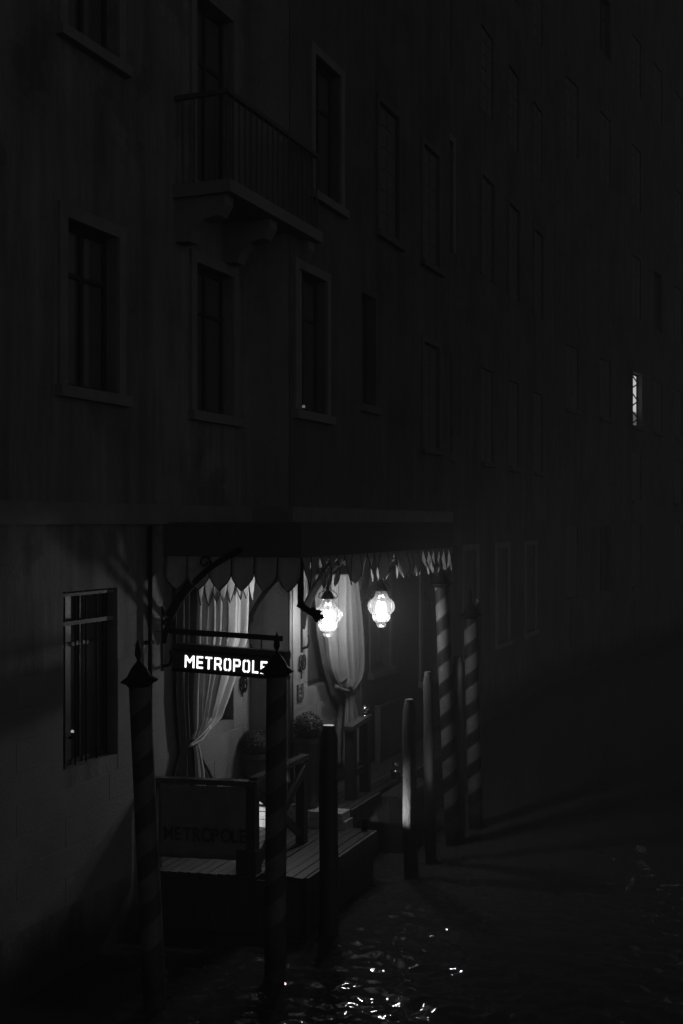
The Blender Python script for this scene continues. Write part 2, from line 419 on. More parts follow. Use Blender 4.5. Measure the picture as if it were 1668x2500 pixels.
for k in range(4):
    MB().tube([(XA + .1 + k * .14, by0 + .055, bz), (XA + .1 + k * .14, by0 + .055, bz + .95)], .011, 6).build("baluster", "balcony_iron", H0)
for o in list(H0.children): reparent(o, hotel)
bpy.data.objects.remove(H0)
tag(hotel, "tall pale hotel building with stepped front and canal landing under its awning", "hotel")

def far_house(name, loc, rz, length, top, wins, m, label, sm="plaster2", extra=None):
    root = empty(name, loc, rz)
    facade(root, 0, 0, length, -1, top, [w[:4] for w in wins], m)
    MB().box(-8, -.4, .02, length - .02, -1, top - .2).build("core", "darkwall", root)
    MB().box(-.1, .22, 0, length, top, top + .25).build("cornice", sm, root)
    for w in wins: window(root, 0, *w[:4], sill=w[2] < 8, sur=.13 if w[2] < 2.1 or len(w) > 4 or w[2] == 9.56 else .0, sm="stone" if (w[2] < 2 and sm == "plaster2" and top == 23) or (w[2] == 9.56 and w[0] == .35) else sm, pane=w[4] if len(w) > 4 else "glass_dark", mull=not len(w) > 4, closed=len(w) <= 4 and rnd.random() < .85)
    tag(root, label, "house"); return root
wins = []
for y in (2.1, 4.8, 7.6): wins.append((y, y + 1.0, 1.6, 3.72))
for z0, z1 in ((5.6, 7.6), (9.56, 11.7), (13.1, 14.9), (16.6, 18.2)):
    for y in (.35, 3.5, 5.9, 8.5): wins.append((y, y + 1.0, z0, z1))
far_house("plain_house", (XA, YD, 0), 0, 10, 23, wins, "greywall", "dark plain house standing beyond the hotel with unlit windows")
a7 = R(-7); wins = []
for z0, z1 in ((2.2, 4.2), (5, 6.6), (7.45, 9.2), (11, 13), (14.6, 16.6), (18.4, 20.2)):
    for y in (1.6, 4.8, 8.35, 11.2, 14.2, 17.2):
        if y != 8.35 and rnd.random() < .35: continue
        lit = (abs(z0 - 7.45) < .01 and y == 8.35)
        wins.append((y, y + 1.12, z0, z1) + (("litpane",) if lit else ()))
bent = far_house("bend_house", (XA, 31, 0), a7, 24, 27, wins, "greywall", "farthest dark house at the canal bend with one lit lattice window")
lat = MB(); ly0, ly1, lz0, lz1 = 8.35, 9.47, 7.45, 9.2; n = 3; hh = (lz1 - lz0) / n
for k in range(n):
    lat.bar((-.09, ly0 + .05, lz0 + k * hh), (-.09, ly1 - .05, lz0 + (k + .5) * hh), .03, .035)
    lat.bar((-.09, ly1 - .05, lz0 + (k + .5) * hh), (-.09, ly0 + .05, lz0 + (k + 1) * hh), .03, .035)
lat.build("window_lattice", "darkwood", bent)
MB().box(-.146, -.14, ly0 + .06, ly1 - .06, lz0 + .06, lz0 + .5).build("half_blind", "litpane2", bent)

# ------------------------------------------------------------------ drain pipe
pd = MB(); pp = cut(367, 1300, X=XA + .05); pd.tube([(pp.x, pp.y, .7), (pp.x, pp.y, 4.26)], .024, 10)
o = pd.build("drainpipe", "iron", smooth=True); tag(o, "thin black drainpipe running down the pale wall left of the awning", "drainpipe")
for z in (1.6, 3.0): MB().box(pp.x - .05, pp.x + .03, pp.y - .035, pp.y + .035, z, z + .04).build("pipe_clip", "iron", o)

# ------------------------------------------------------------------ awning
AX, AY0, AY1, AZ0, AZ1 = -5.0, 11.32, 16.85, 3.92, 4.3
awn = empty("awning", (AX, AY0, AZ0)); A0 = empty("awning_tmp")
c = MB(); t = .012; TW = 4.274
c.box(XA - .02, AX, AY0, AY0 + t, AZ0, AZ1); c.box(AX - t, AX, AY0 + t, AY1 - t, AZ0, AZ1); c.box(XC - .02, AX, AY1 - t, AY1, AZ0, AZ1)
c.add([(XA - .02, AY0, TW), (AX, AY0, AZ1 - .002), (AX, YB - .01, AZ1 - .002), (XA - .02, YB - .01, TW)], [(0, 1, 2, 3)])
c.add([(XC - .02, YB - .01, TW), (AX, YB - .01, AZ1 - .002), (AX, AY1, AZ1 - .002), (XC - .02, AY1, TW)], [(0, 1, 2, 3)])
c.build("canopy", "awning", A0)
fr = MB()
fr.bar((XA + .02, AY0 + .04, AZ0 + .03), (AX - .03, AY0 + .04, AZ0 + .03), .03, .03); fr.bar((AX - .04, AY0 + .05, AZ0 + .03), (AX - .04, AY1 - .03, AZ0 + .03), .03, .03)
fr.build("frame", "iron", A0)
def flap_outline(w, h):
    r = [(w / 2, 0), (w / 2, -h * .28), (w / 2, -h * .5)]
    for k in range(1, 9):
        u = k / 8; r.append((w / 2 * (1 - u ** 1.9) * (1 - .12 * u) + .0015, -h * (.5 + .5 * u)))
    return r
def flap(name, parent, base, ang, w, h, curl, m, piping=True, twist=0):
    """one hanging scallop; base point of its top edge centre, ang = direction of its width"""
    half = flap_outline(w, h); o = MB(); rows = []
    zs = [p[1] for p in half]
    for i, (a, z) in enumerate(half):
        row = []
        for k in range(7):
            u = (k / 6 * 2 - 1)
            f = abs(z) / h
            off = curl * f * f + .006 * math.sin(u * 3 + base[1] * 9) * f
            aa = ang + twist * f
            xx = a * u
            row.append((base[0] + math.cos(aa) * xx - math.sin(aa) * off, base[1] + math.sin(aa) * xx + math.cos(aa) * off, base[2] + z))
        rows.append(row)
    o.sheet(rows); ob = o.build(name, m, parent, smooth=True, solid=.004)
    if piping:
        edge = [r[0] for r in rows] + [r[-1] for r in rows[::-1]][1:]
        MB().tube(edge, .006, 5).build("piping", "pipe_trim", ob)
    return ob
nf = 6; fw = (AX - (XA + .03)) / nf
for k in range(nf):
    flap("valance_flap", A0, (XA + .03 + fw * (k + .5), AY0 - .004, AZ0 + .01), 0, fw * .975, .36, -.02 + rnd.uniform(-.02, .02), "flap", True, rnd.uniform(-.08, .08) + (.5 if k < 2 else 0))
nl = 23; lw = (AY1 - AY0) / nl
for k in range(nl):
    flap("valance_flap", A0, (AX + .004, AY0 + lw * (k + .5), AZ0 + .01), R(90), lw * .97, .345, rnd.uniform(-.05, .07), "flap", True, rnd.choice((-1, 1, 1, 1)) * rnd.uniform(.3, .95))
for k in range(5):
    flap("valance_flap", A0, (AX - .13 - k * .24, AY1 + .004, AZ0 + .01), 0, .23, .345, .01, "flap", True, rnd.uniform(-.1, .4))
def curve(pts, n=10):
    out = []
    P = [Vector(p) for p in pts]; P = [2 * P[0] - P[1]] + P + [2 * P[-1] - P[-2]]
    for i in range(1, len(P) - 2):
        for k in range(n):
            t = k / n; a, b, c2, d = P[i - 1:i + 3]
            out.append(.5 * ((2 * b) + (-a + c2) * t + (2 * a - 5 * b + 4 * c2 - d) * t * t + (-a + 3 * b - 3 * c2 + d) * t ** 3))
    out.append(P[-2]); return out
def spiral(c, r, a0, turns, n=22, plane=(1, 0)):
    pts = []
    for k in range(n):
        u = k / (n - 1); a = a0 + turns * 2 * math.pi * u; q = r * (1 - .72 * u)
        pts.append((c[0] + plane[0] * q * math.cos(a), c[1] + plane[1] * q * math.cos(a), c[2] + q * math.sin(a)))
    return pts
def bracket(wx, y, z, reach, arcs=1):
    b = MB(); b.box(wx, wx + .018, y - .02, y + .02, z - .35, z + .35)
    pts = curve([(wx + .02, y, z - .05), (wx + reach * .1, y, z + .2), (wx + reach * .3, y, z + .5), (wx + reach * .62, y, z + .78), (wx + reach, y, z + .98)], 8)
    for p, q in zip(pts, pts[1:]): b.bar(p, q + (q - p) * .1, .03, .06)
    o = b.build("bracket", "iron", A0)
    if arcs > 1:
        p2 = curve([(wx + .03, y + .05, z + .25), (wx + reach * .25, y + .05, z + .55), (wx + reach * .5, y + .05, z + .82), (wx + reach * .7, y + .05, z + .95)], 8); bb = MB()
        for p, q in zip(p2, p2[1:]): bb.bar(p, q + (q - p) * .1, .026, .045)
        bb.build("inner_arm", "iron", o)
    MB().tube(spiral((wx + .085, y, z + .17), .065, R(200), -1.1), .013, 6).build("scroll", "iron", o)
    MB().tube([(wx + .02, y, z - .3), (wx + .09, y, z - .28), (wx + .12, y, z - .2), (wx + .1, y, z - .13)], .018, 6).build("scroll", "iron", o)
    MB().tube(spiral((wx + reach * .55, y, z + .84), .08, R(-60), 1.2), .012, 6).build("scroll", "iron", o)
    return o
bracket(XA, 11.3, 3.03, .95, 2); bracket(XA, 13.28, 2.92, .95); bracket(XB, 13.8, 3.0, .8, 2); bracket(XB, 15.85, 2.98, .95)
# iron leaf spray hanging at the awning corner
def leafspray():
    p0 = Vector((AX - .035, AY0 + .06, AZ0)); u = Vector((CS, SN, 0))
    b = MB(); b.bar(p0, p0 + Vector((0, 0, -.5)), .06, .03)
    q = p0 + Vector((0, 0, -.49)); e = q + u * .15 + Vector((0, 0, -.1)); b.bar(q - u * .03 + Vector((0, 0, .02)), e, .03, .065)
    o = b.build("leaf_hanger", "iron", A0)
    for ang, ln, st in ((-2, .1, .55), (14, .1, .85), (-16, .12, 1.0), (-45, .1, .9), (40, .07, .7), (-72, .09, 1.)):
        base = q.lerp(e, st); d = u * math.cos(R(ang)) + Vector((0, 0, math.sin(R(ang)))); w = u * -math.sin(R(ang)) + Vector((0, 0, math.cos(R(ang))))
        pr = [(0, -.012), (ln * .35, -.035), (ln * .5, -.02), (ln * .62, -.03), (ln, 0), (ln * .62, .03), (ln * .5, .018), (ln * .35, .035), (0, .012)]
        MB().prism(pr, lambda a, c2, t: base + d * a + w * c2 + u.cross(Vector((0, 0, 1))) * (t - .004), .008).build("leaf", "iron", o)
leafspray()
for o in list(A0.children): reparent(o, awn)
bpy.data.objects.remove(A0)
tag(awn, "dark box awning with pointed piped valance over the hotel landing", "awning")

# pelmet above the first curtain
pel = empty("pelmet", (XA + .2, 12.8, 3.8)); T0 = empty("tmp")
py0, py1 = wy(XA + .22, 480), wy(XA + .22, 622); n = 8
MB().box(XA + .003, XA + .22, py0, min(py1, YB - .01), 3.86, 3.9).build("board", "darkwood", T0)
for k in range(n):
    y = py0 + (py1 - py0) * (k + .5) / n
    if y > YB - .08: continue
    flap("pelmet_flap", T0, (XA + .225, y, 3.87), R(90), (py1 - py0) / n * .98, .5 + .02 * math.sin(k * 2), rnd.uniform(-.05, .02), "flap2", True, rnd.uniform(-.5, .2))
for o in list(T0.children): reparent(o, pel)
tag(pel, "row of pale pointed cloth tongues hanging above the swept curtain", "pelmet")

# ------------------------------------------------------------------ curtains
def drape(name, rows, X, folds, amp, m, parent, seed=0, ncol=60):
    """rows: (photo y, photo x left, photo x right) seen on the plane X"""
    rr = random.Random(seed); ph = [rr.uniform(0, 6.28) for _ in range(4)]; fr = [folds, folds * 1.7, folds * .6, folds * 2.9]; am = [1, .45, .5, .2]
    # interpolate rows
    R2 = []
    for (p, q) in zip(rows, rows[1:]):
        for k in range(6):
            t = k / 6; t2 = t
            R2.append([p[i] + (q[i] - p[i]) * t2 for i in range(3)])
    R2.append(list(rows[-1])); sh = []
    for (py, l, r) in R2:
        a, b = cut(l, py, X=X), cut(r, py, X=X); row = []
        wid = (b - a).length; wk = min(1, wid / .5) * .75 + .25
        for k in range(ncol + 1):
            u = k / ncol; p = a.lerp(b, u)
            f = sum(A * math.sin(2 * math.pi * g * u + q0) for A, g, q0 in zip(am, fr, ph))
            f = math.copysign(abs(f) ** .7, f) + .22 * math.sin(2 * math.pi * folds * 3.3 * u + ph[1] + 1.5 * math.sin(p.z * 2.1 + seed))
            edge = min(1, 8 * min(u, 1 - u))
            row.append((p.x + amp * wk * f * (.5 + .5 * edge), p.y, p.z))
        sh.append(row)
    return MB().sheet(sh).build(name, m, parent, smooth=True, solid=.003)
cu = empty("curtain", (XA + .2, 12.6, .8))
D1 = [(1390, 476, 606), (1470, 478, 606), (1560, 476, 603), (1640, 474, 577), (1700, 472, 556), (1750, 472, 536), (1785, 474, 505), (1806, 468, 487)]
d1 = drape("drape", D1, XA + .075, 8, .05, "sheer", T0, 2)
D2 = [(1390, 424, 490), (1500, 424, 490), (1600, 426, 486), (1700, 426, 484), (1790, 432, 486), (1822, 437, 484), (1840, 436, 488), (1880, 424, 512), (1950, 414, 545), (2030, 410, 556)]
d2 = drape("lining", D2, XA + .05, 4, .03, "lining", T0, 4)
tq = MB(); a, b = cut(462, 1822, X=XA + .13), cut(514, 1776, X=XA + .13)
tq.tube(curve([a, a.lerp(b, .5) + Vector((.02, 0, -.03)), b], 6), .016, 8); tq.tube(curve([a, a.lerp(b, .5) + Vector((.03, 0, .03)), b + Vector((0, 0, .03))], 6), .012, 8); tq.build("tieback", "sheer", T0, smooth=True)
td = drape("tail", [(1815, 472, 486), (1840, 476, 492), (1880, 478, 500), (1960, 480, 508)], XA + .11, 2, .02, "sheer", T0, 5, 20)
for o in list(T0.children):
    if o.parent == T0: reparent(o, cu)
tag(cu, "pale curtain under the pelmet tongues swept left into a dark lining", "curtain", "landing curtains")
cu2 = empty("curtain", (XB + .15, 14.9, .8))
def c2(pts): return [(1320 + y / 4.9, 680 + l / 4.9, 680 + r / 4.9) for y, l, r in pts]
drape("drape", c2([(400, 610, 900), (560, 600, 930), (900, 570, 975), (1170, 562, 996), (1400, 580, 1000), (1550, 605, 992), (1660, 650, 960), (1740, 700, 900), (1790, 770, 890)]), XB + .17, 5, .06, "cream", T0, 8)
drape("tail", c2([(1800, 790, 890), (1850, 800, 890), (2000, 800, 920), (2240, 788, 972), (2700, 770, 985)]), XB + .17, 4, .035, "cream", T0, 9, 36)
drape("lining", c2([(400, 450, 700), (700, 445, 700), (1100, 470, 700), (1500, 540, 720), (1740, 610, 860), (1850, 640, 880), (1960, 735, 860), (2300, 700, 900), (2700, 690, 930)]), XB + .09, 4, .025, "lining", T0, 10)
drape("lining", c2([(1640, 960, 990), (1700, 900, 985), (1800, 880, 970), (2040, 960, 985), (2500, 960, 1000)]), XB + .12, 1.5, .015, "lining", T0, 11, 14)
tq = MB(); g = lambda x, y: cut(680 + x / 4.9, 1320 + y / 4.9, X=XB + .22)
tq.tube(curve([g(690, 1745), g(780, 1790), g(860, 1790), g(905, 1770)], 5), .028, 8); tq.tube(curve([g(740, 1690), g(800, 1650), g(850, 1700), g(820, 1760)], 5), .022, 8)
tq.build("tieback", "lining", T0, smooth=True)
for o in list(T0.children): reparent(o, cu2)
tag(cu2, "long pale curtain knotted at the waist behind the nearer lantern", "curtain", "landing curtains")

# ------------------------------------------------------------------ lanterns
def make_lantern():
    L = empty("lantern")
    # z = 0 at the rim between cap and glass
    neck = [(.070, 0), (.072, -.02), (.082, -.05), (.098, -.085), (.106, -.1)]
    bulge = [(.1, -.095), (.128, -.108), (.155, -.13), (.174, -.165), (.18, -.2), (.174, -.235), (.158, -.265), (.135, -.29), (.118, -.3)]
    cup = [(.116, -.302), (.122, -.325), (.118, -.352), (.1, -.385), (.072, -.405)]
    tip = [(.058, -.408), (.066, -.425), (.062, -.445), (.045, -.468), (.012, -.48)]
    for nm, pr, n8 in (("glass_neck", neck, 0), ("glass_globe", bulge, 8), ("glass_cup", cup, 8), ("glass_tip", tip, 8)):
        MB().lathe(pr, 96, n8, .06, caps=False).build(nm, "lglass", L, smooth=True)
    MB().lathe([(.078, -.004), (.08, .006), (.072, .03), (.058, .06), (.034, .09), (.022, .1), (.016, .16), (.02, .17), (.008, .19)], 24).build("cap", "iron", L, smooth='auto')
    for k in range(4):
        a = 2 * math.pi * k / 4 + .5; c_, s_ = math.cos(a), math.sin(a)
        pts = curve([(.014, 0, .15), (.05, 0, .1), (.1, 0, .065), (.115, 0, .025), (.09, 0, .0), (.075, 0, .014), (.084, 0, .026)], 6)
        MB().tube([(p.x * c_, p.x * s_, p.z) for p in pts], .0055, 6).build("scroll", "iron", L)
    w = MB()
    for k in range(8):
        a = 2 * math.pi * (k + .5) / 8
        pl = neck + bulge[1:] + cup[1:]
        w.tube([((r * (.93 if i > 4 else 1) + .004) * math.cos(a), (r * (.93 if i > 4 else 1) + .004) * math.sin(a), z) for i, (r, z) in enumerate(pl)], .0022, 4)
    for r, z in ((.11, -.1), (.121, -.302), (.074, -.404)):
        w.tube([(r * math.cos(2 * math.pi * k / 32), r * math.sin(2 * math.pi * k / 32), z) for k in range(33)], .0022, 4)
    w.build("wire_cage", "iron", L)
    MB().lathe([(.012, -.375), (.036, -.365), (.05, -.335), (.057, -.28), (.057, -.22), (.048, -.175), (.03, -.155), (.014, -.15)], 20).build("bulb", "bulb", L, smooth=True)
    MB().tube([(0, 0, -.152), (0, 0, -.01)], .012, 6).build("lamp_holder", "iron", L)
    ch = MB()
    for k in range(16):
        z = .2 + k * .036
        ch.tube([(.009 * math.cos(q) * (k % 2), .009 * math.cos(q) * (1 - k % 2), z + .022 * math.sin(q)) for q in [2 * math.pi * i / 8 for i in range(9)]], .003, 4)
    ch.build("chain", "iron", L)
    return L
lan = make_lantern()
p1 = cut(801, 1461, X=-5.59); lan.location = p1
lan2 = copy_tree(lan); p2 = cut(931, 1442, X=-5.22); lan2.location = p2
tag(lan, "lit glass lantern in front of the knotted curtain with iron leaves before it", "lantern", "glass lanterns under the awning")
tag(lan2, "lit glass lantern hanging alone before the dark wall and its window", "lantern", "glass lanterns under the awning")

# ------------------------------------------------------------------ lit sign
def letter_polys(ch):
    s = .15; g = .05; H = 1.0; W_ = .72
    rect = lambda a, b, c, d: [(a, b), (c, b), (c, d), (a, d)]
    if ch == 'M':
        return [rect(0, 0, s, H), rect(.835, 0, 1.0, H), [(s + .01, H), (s + .01, H - .3), (.5, .36), (.5, .62)], [(.5, .36), (.825, H - .3), (.825, H), (.5, .62)]]
    if ch == 'E': return [rect(0, 0, s, H), rect(s + g, 0, .66, s), rect(s + g, .41, .62, .59), rect(s + g, H - s, .66, H)]
    if ch == 'T': return [rect(0, H - s, .7, H), rect(.265, 0, .435, H - s - g)]
    if ch == 'L': return [rect(0, 0, s, H), rect(s, 0, .6, s)]
    c = .14
    if ch in 'RP':
        o = [rect(0, 0, s, H), [(s + g, H), (s + g, H - s), (W_ - s, H - s), (W_ - s, .58), (W_, .54), (W_, H - c), (W_ - c, H)],
             [(s + g, .55), (s + g, .37), (W_ - c, .39), (W_, .5), (W_ - s, .55)]]
        if ch == 'R': o.append([(.42, .35), (.62, .35), (W_ + .02, .2), (W_ + .02, 0), (W_ - s + .02, 0), (W_ - s + .02, .17)])
        return o
    m = W_ / 2
    l = [(m - g, H), (c, H), (0, H - c), (0, c), (c, 0), (m - g, 0), (m - g, s), (s + .03, s), (s, s + .03), (s, H - s - .03), (s + .03, H - s), (m - g, H - s)]
    return [l, [(W_ - a, b) for a, b in l]]
LW = dict(M=1.0, E=.66, T=.7, R=.74, O=.72, P=.72, L=.6)
def sign():
    Y0 = 10.95; a = cut(428, 1600, Y=Y0); S = empty("hanging_sign", (a.x, Y0, 2.88)); S.rotation_euler = (0, R(1.6), 0)
    Ln = 1.3; b = MB(); b.box(0, Ln, -.055, .055, -.135, .1)
    b.prism([(-.085, .1), (.085, .1), (.05, .15), (-.05, .15)], lambda p, q, t: (t, p, q + .001), Ln); b.build("sign_box", "sign", S)
    fr_ = MB(); fr_.box(0, Ln, -.07, -.056, -.137, -.105); fr_.box(0, Ln, -.07, -.056, .07, .1); fr_.box(0, Ln, .056, .07, -.137, -.105); fr_.box(0, Ln, .056, .07, .07, .1); fr_.build("sign_rim", "iron", S)
    h = .128; z0 = -.09
    for side in (0, 1):
        x = .15
        for ch in "METROPOLE":
            m = MB()
            if side == 0: fn = lambda p, q, t, x=x: (x + p * h * .87, -.0565 - t, z0 + q * h)
            else: fn = lambda p, q, t, x=x: (Ln - x - p * h * .87, .0565 + t, z0 + q * h)
            for po in letter_polys(ch): m.prism(po, fn, .003)
            m.build("letter", "letter", S); x += LW[ch] * h * .87 + .028
    rod = MB(); rod.bar((-.12, .0, .275), (Ln - .07, .0, .275), .04, .052)
    rod.build("support_rod", "iron", S)
    MB().tube([(-.22, -.04, .262), (.2, -.045, .245), (.9, -.04, .262)], .004, 5).build("stay_wire", "iron", S)
    for x in (.14, Ln - .3): MB().tube([(x, 0, .145), (x, 0, .27)], .007, 6).build("hanger", "iron", S)
    tag(S, "black hanging box sign with lit white stencil lettering beside the curtain", "sign")
sign()

# ------------------------------------------------------------------ wall ornaments and door plate
def keys(X, px, py0, py1):
    p = cut(px, py0, X=X + .02); q = cut(px, py1, X=X + .02); h = p.z - q.z; K = empty("key_ornament", (X + .012, p.y, q.z))
    for s_, r in ((-1, .075), (1, .06)):
        cz = h - .13
        MB().tube([(.014 + .004 * s_, s_ * .035 + r * .8 * math.cos(2 * math.pi * k / 20), cz + .095 * math.sin(2 * math.pi * k / 20)) for k in range(21)], .01, 5).build("ring", "iron", K)
        MB().tube([(.014, s_ * .035, cz - .09), (.014, s_ * .035, .02 + .1 * (s_ > 0))], .011, 5).build("stem", "iron", K)
        for z in (.08, .13, .18) if s_ > 0 else (.15,):
            MB().box(.004, .022, s_ * .035 - .035, s_ * .035 + .035, z + .1 * (s_ > 0), z + .025 + .1 * (s_ > 0)).build("tooth", "iron", K)
    MB().tube(spiral((.014, 0, h - .13), .06, 0, 1.3, plane=(0, 1)), .009, 5).build("monogram", "iron", K)
    MB().box(0, .03, -.015, .015, h - .22, h - .2).build("fixing", "iron", K)
    return K
k1 = keys(XA, 594, 1645, 1704); tag(k1, "iron crossed keys on the pale wall just below the sign", "key ornament", "iron key ornaments on the wall")
k2 = keys(XB, 738, 1592, 1660); tag(k2, "iron crossed keys on the wall strip above the bell plate", "key ornament", "iron key ornaments on the wall")
a, b = cut(726, 1672, X=XB + .01), cut(739, 1708, X=XB + .01); bp = empty("bell_plate", (XB + .008, a.y, b.z))
MB().box(0, .018, 0, b.y - a.y, 0, a.z - b.z).build("plate", "plaque", bp)
for k in range(3): MB().tube([(.018, .07, .05 + k * .06), (.028, .07, .05 + k * .06)], .016, 10).build("button", "chrome", bp)
tag(bp, "small dark bell plate with round buttons below the iron keys", "bell plate")

# ------------------------------------------------------------------ landing: decks, steps
DZ, UZ, YS = .6, .79, 13.25
def deck(root, x0, x1, y0, y1, z, w=.105, skew=0):
    n = max(1, int(round((x1 - x0) / w))); w = (x1 - x0) / n
    for k in range(n):
        dz = rnd.uniform(-.003, .003); e = .004; xa, xb = x0 + k * w + e, x0 + (k + 1) * w - e
        ya = y0 + skew * (1 - k / n) + rnd.uniform(0, .012)
        m = MB(); m.box(xa, xb, ya, y1 - rnd.uniform(0, .006), z - .035 + dz, z + dz); m.build("plank", "plank", root)
low = empty("timber_landing", (-5.8, 12.2, DZ)); D0 = empty("tmp2")
deck(D0, XA + .03, -5.45, 11.2, YS - .01, DZ, skew=-.25); deck(D0, -5.44, -4.97, 11.3, 13.4, DZ)
j = MB()
for y in (11.4, 12.2, 13.1): j.box(XA + .03, -5.0, y, y + .1, DZ - .2, DZ - .042)
j.build("joist", "darkwood", D0)
f = MB(); f.box(-4.965, -4.925, 11.34, 13.4, DZ - .16, DZ - .006); f.build("fascia", "wood", D0)
def shade_skirt(a, b, z0, z1, root):  # dark boards added where the space under the deck is lost in shade
    a, b = Vector(a), Vector(b); L_ = (b - a).length; n = max(1, int(L_ / .16)); d = (b - a).normalized()
    for k in range(n):
        p = a + d * (L_ * k / n + .003); q = a + d * (L_ * (k + 1) / n - .003); m = MB()
        zz = z0 - rnd.uniform(0, .06); m.bar((p.x, p.y, (zz + z1) / 2), (q.x, q.y, (zz + z1) / 2), .022, z1 - zz); m.build("shade_board", "darkwood", root)
shade_skirt((-4.98, 11.37), (-4.98, 13.4), -.1, DZ - .05, D0); shade_skirt((XA + .05, 10.98), (-5.0, 11.3), -.1, DZ - .045, D0)
shade_skirt((-5.44, 13.41), (-5.0, 13.41), -.1, DZ - .05, D0)
for x, y in ((-5.05, 11.5), (-5.05, 13.2), (-6.4, 11.3)): MB().tube([(x, y, -1), (x, y, DZ - .2)], .08, 10).build("pile", "darkwood", D0)
for o in list(D0.children): reparent(o, low)
tag(low, "low timber landing with lengthwise planks behind the front railing", "landing")
up = empty("upper_walkway", (-5.7, 15.5, UZ))
deck(D0, XB + .03, -5.33, YS + .26, 19.5, UZ); deck(D0, -5.32, -4.97, 14.55, 15.75, UZ - .05)
f = MB(); f.box(-5.325, -5.29, YS + .26, 14.54, UZ - .2, UZ - .006); f.box(-5.325, -5.29, 15.77, 19.5, UZ - .2, UZ - .006); f.build("fascia", "wood", D0)
j = MB()
for y in (13.6, 14.6, 15.65, 17.2, 19): j.box(XB + .03, -5.34, y, y + .1, UZ - .2, UZ - .042)
j.build("joist", "darkwood", D0)
shade_skirt((-5.34, 13.55), (-5.34, 19.5), -.1, UZ - .1, D0); shade_skirt((-4.97, 14.57), (-4.97, 15.73), -.1, UZ - .09, D0); shade_skirt((-5.33, 14.56), (-4.99, 14.56), -.1, UZ - .09, D0)
for x, y in ((-5.38, 13.8), (-5.38, 16), (-5.38, 18.5), (-5.05, 14.7), (-5.05, 15.6)): MB().tube([(x, y, -1), (x, y, UZ - .1)], .07, 10).build("pile", "darkwood", D0)
for o in list(D0.children): reparent(o, up)
tag(up, "raised timber walkway continuing along the hotel wall beyond the stone step", "walkway")
st = empty("stone_step", (-6, YS, DZ))
x = XA + .02
for k in range(5):
    w_ = .255 + .04 * (k % 2); MB().box(x + .003, x + w_ - .003, YS + .01, YS + .25, DZ - .1, UZ - .085 - .002 * k).build("riser_block", "wetstone", D0)
    x += w_
x = XA + .02
for k in range(4):
    w_ = .33; MB().box(x + .003, x + w_ - .003, YS - .02, YS + .245, UZ - .078, UZ + .004 + .002 * (k % 2)).build("tread_slab", "wetstone", D0); x += w_
x = XA + .02
for k in range(2):
    w_ = .27 + .02 * k
    MB().box(x + .003, x + w_ - .003, 13.0, YS - .024, DZ + .004, DZ + .095).build("riser_block", "wetstone", D0)
    MB().box(x + .003, x + w_ - .003, 13.006, YS - .024, DZ + .1, DZ + .188).build("riser_block", "wetstone", D0); x += w_
MB().box(XA + .02, -6.07, 12.985, YB - .02, UZ + .014, UZ + .06).build("upper_tread", "wetstone", D0)
MB().box(XA + .02, -6.07, 13.04, YB - .02, UZ + .062, UZ + .11).build("upper_tread", "wetstone", D0)
for o in list(D0.children): reparent(o, st)
tag(st, "brightly lit pale stone step at the foot of the return wall", "step")

# ------------------------------------------------------------------ railings
def railing():
    RX, RY, RZ = -5.54, 11.27, 1.57; root = empty("railing", (RX, RY, DZ))
    L = XA + .06; yl = RY - .22
    for (x, y, h) in ((RX, RY, RZ), (RX, 12.55, RZ), (L, yl, RZ)):
        MB().box(x - .053, x + .053, y - .053, y + .053, DZ + .004, h - .05).build("post", "darkwood", D0)
    MB().box(RX - .16, RX + .07, RY - .075, RY + .065, DZ + .002, DZ + .25).build("post_block", "darkwood", D0)
    MB().bar((L - .02, yl, RZ - .02), (RX + .07, RY, RZ - .02), .1, .055).build("handrail", "rail", D0)
    MB().bar((RX, RY + .02, RZ + .008), (RX, 12.66, RZ + .008), .1, .055).build("handrail", "rail", D0)
    MB().bar((RX, RY + .05, RZ - .1), (RX, 12.5, DZ + .12), .045, .09).build("brace", "darkwood", D0)
    MB().bar((RX + .05, RY + .05, DZ + .12), (RX + .05, 12.5, RZ - .1), .045, .09).build("brace", "darkwood", D0)
    p = MB(); n = 24; rows = []
    for i in range(13):
        z = RZ - .06 - (RZ - DZ - .2) * i / 12
        rows.append([(L + .07 + (RX - .05 - L - .07) * k / n, yl + (RY - yl) * k / n - .045 + .008 * math.sin(k * .9) * i / 12, z) for k in range(n + 1)])
    pan = p.sheet(rows).build("banner", "bandark", D0, smooth=True, solid=.004)
    dg = []
    x = L + .12
    for ch in "METROPOLE":
        cu_ = bpy.data.curves.new("letter", 'FONT'); cu_.body = ch; cu_.size = .2; cu_.extrude = .002; cu_.offset = .004
        o = bpy.data.objects.new("letter", cu_); COL.objects.link(o); dg.append((o, x)); x += {'M': .118, 'O': .112, 'L': .085}.get(ch, .097)
    dep = bpy.context.evaluated_depsgraph_get(); dep.update()
    for o, x in dg:
        me = bpy.data.meshes.new_from_object(o.evaluated_get(dep)); me.materials.clear(); me.materials.append(M['bantext'])
        lo = bpy.data.objects.new("letter", me); COL.objects.link(lo)
        s_ = (x - L) / (RX - L)
        me.transform(Matrix.Translation((x, yl + (RY - yl) * s_ - .066, DZ + .33)) @ Matrix.Rotation(math.atan2(RY - yl, RX - L), 4, 'Z') @ Matrix.Rotation(R(90), 4, 'X') @ Matrix.Diagonal((.78, 1.0, 1, 1)))
        lo.parent = pan
        cd = o.data; bpy.data.objects.remove(o); bpy.data.curves.remove(cd)
    for o in list(D0.children): reparent(o, root)
    tag(root, "dark timber railing with lettered banner in front and crossed braces at its side", "railing")
railing()
gr = empty("gate_railing", (-5.5, 14.0, UZ))
